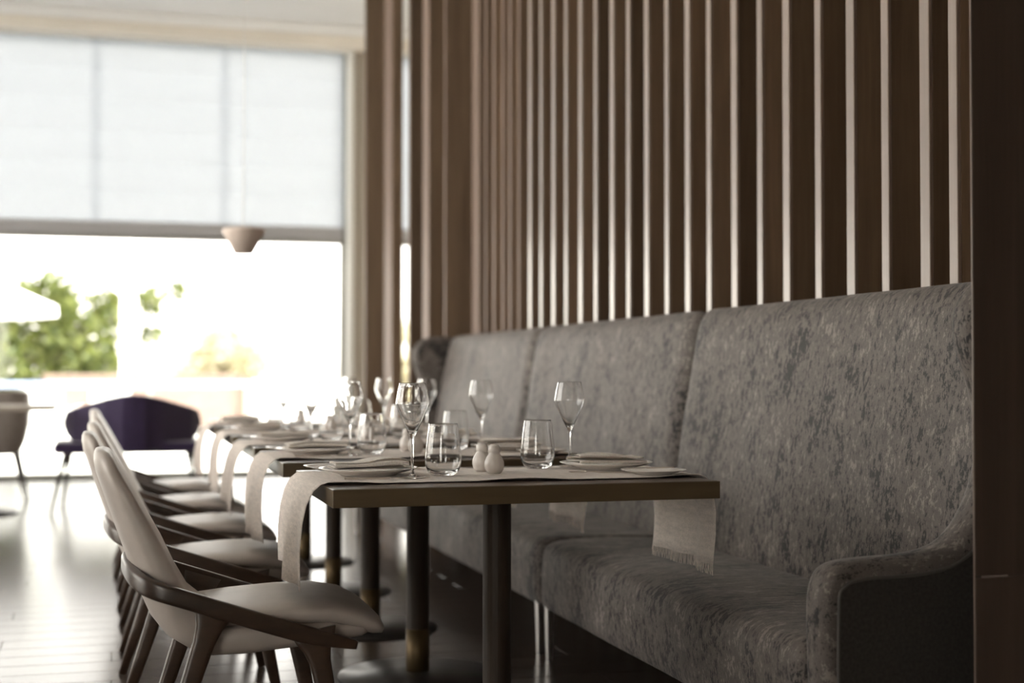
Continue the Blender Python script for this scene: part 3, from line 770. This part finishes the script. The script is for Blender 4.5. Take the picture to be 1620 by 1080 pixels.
obj('top_rail', box(tx(-60, 23) - c0, tx(520, 23) - c0, 0, .05, .80, .90, bev=.01), m_blue, rl)
for xp in (-60, 90, 238, 390, 520): obj('post', box(tx(xp, 23) - c0 - .025, tx(xp, 23) - c0 + .025, 0, .05, -.03, .80), m_mull, rl)
pc = thing('terrace_post', 'white post standing on the terrace in front of the tree', 'post', (tx(198, 19), 19, -.03))
obj('shaft', box(-.065, .065, -.065, .065, .05, 2.75, bev=.008), m_canvas, pc); obj('foot', box(-.12, .12, -.12, .12, 0, .05, bev=.008), m_canvas, pc)
um = thing('terrace_umbrella', 'white terrace umbrella at the left edge of the window', 'umbrella', (tx(-95, 19), 19, -.03))
cn = bmesh.new(); apex = cn.verts.new((0, 0, 2.42)); r1 = []; r2 = []; r3 = []
for k in range(16):
    a = 2 * PI * k / 16; f = 1 if k % 2 == 0 else .96
    r1.append(cn.verts.new((.75 * f * math.cos(a), .75 * f * math.sin(a), 2.20))); r2.append(cn.verts.new((1.40 * f * math.cos(a), 1.40 * f * math.sin(a), 1.92))); r3.append(cn.verts.new((1.41 * f * math.cos(a), 1.41 * f * math.sin(a), 1.78)))
for k in range(16):
    j = (k + 1) % 16; cn.faces.new((apex, r1[k], r1[j])); cn.faces.new((r1[k], r2[k], r2[j], r1[j])); cn.faces.new((r2[k], r3[k], r3[j], r2[j]))
obj('canopy', cn, m_canvas, um)
bm = bmesh.new(); tube(bm, [(0, 0, 0), (0, 0, 2.45)], .025, 10, (0, 1, 0)); obj('pole', bm, m_canvas, um)
obj('foot', lathe([(0, 0), (.28, 0), (.28, .06), (.04, .10), (0, .10)], 24), m_canvas, um)
def tchair(xp, Y, rz, label):
    t = thing('terrace_chair', label, 'chair', (tx(xp, Y), Y, -.03), rz, 'white terrace chairs')
    obj('seat', box(-.28, .28, -.28, .28, .36, .46, bev=.03), m_canvas, t); obj('backrest', box(-.28, .28, .22, .32, .44, .84, bev=.03), m_canvas, t)
    for s in (-1, 1):
        obj('arm', box(s * .30 - .03, s * .30 + .03, -.26, .28, .55, .60, bev=.01), m_canvas, t)
        for y in (-.24, .26): obj('leg', box(s * .30 - .02, s * .30 + .02, y - .02, y + .02, 0, .56), m_canvas, t)
tchair(78, 19.5, 0.4, 'white terrace chair near the umbrella, seen beyond the lounge table')
tchair(165, 20.5, -.3, 'white terrace chair before the terracotta wall, left of the purple armchair')
def tree(xp, Y, lab, clumps, nleaf, mat, size, trunk_h, seed):
    rd = random.Random(seed); X = tx(xp, Y)
    t = thing('tree', lab, 'tree', (X, Y, -.03))
    bm = bmesh.new(); tube(bm, [(0, 0, 0), (.06, .03, trunk_h * .5), (-.03, 0, trunk_h)], [.16, .12, .09], 10, (0, 1, 0)); obj('trunk', bm, m_bark, t, smooth=True)
    for cx, cy, cz, r in clumps:
        bm = bmesh.new(); tube(bm, [(-.03, 0, trunk_h * .8), (cx * .5, cy * .5, (trunk_h + cz) / 2), (cx, cy, cz)], [.06, .04, .015], 6, (0, 1, 0)); obj('branch', bm, m_bark, t)
    bm = bmesh.new(); tot = sum(c[3] ** 2 for c in clumps)
    for cx, cy, cz, r in clumps:
        for k in range(int(nleaf * r * r / tot)):
            d = Vector((rd.gauss(0, 1), rd.gauss(0, 1), rd.gauss(0, 1))).normalized() * r * rd.uniform(.45, 1.08)
            p = Vector((cx, cy, cz)) + d
            a = Vector((rd.uniform(-1, 1), rd.uniform(-1, 1), rd.uniform(-1, 1))).normalized(); b = a.cross(Vector((rd.uniform(-1, 1), rd.uniform(-1, 1), rd.uniform(-1, 1)))).normalized()
            s = size * rd.uniform(.6, 1.3)
            bm.faces.new([bm.verts.new(q) for q in (p - a * s, p + b * s * .55, p + a * s, p - b * s * .55)])
    obj('foliage', bm, mat, t, kind='stuff', recalc=False)
tree(75, 34, 'large green tree beyond the terrace at the left of the window', [(-1.6, 0, 1.9, 1.0), (-.3, .3, 2.3, 1.05), (.8, -.2, 1.9, .95), (-.8, -.5, 1.0, .9), (.5, .3, .9, .95), (1.45, .1, 2.55, .55), (-2.8, .2, 2.0, 1.1), (-2.4, 0, .9, 1.0), (1.35, 0, 1.1, .5), (2.35, 0, 2.75, .38), (2.9, 0, 3.0, .25), (2.3, .1, 1.95, .28), (.1, .2, 2.8, .6)], 9000, m_leaf, .11, 1.6, 3)
tree(355, 46, 'small yellowish tree beyond the end of the terracotta wall', [(0, 0, 1.9, .85), (-.8, .2, 1.3, .75), (.8, 0, 1.35, .7), (.3, 0, .8, .7), (-.4, .1, .7, .6)], 2200, m_leaf2, .13, 1.0, 8)
tree(640, 30, 'yellowish shrub seen through the gap of the wood screen', [(0, 0, 1.4, .9), (.3, .2, .7, .8), (-.5, 0, .7, .7)], 1500, m_leaf2, .11, .8, 9)
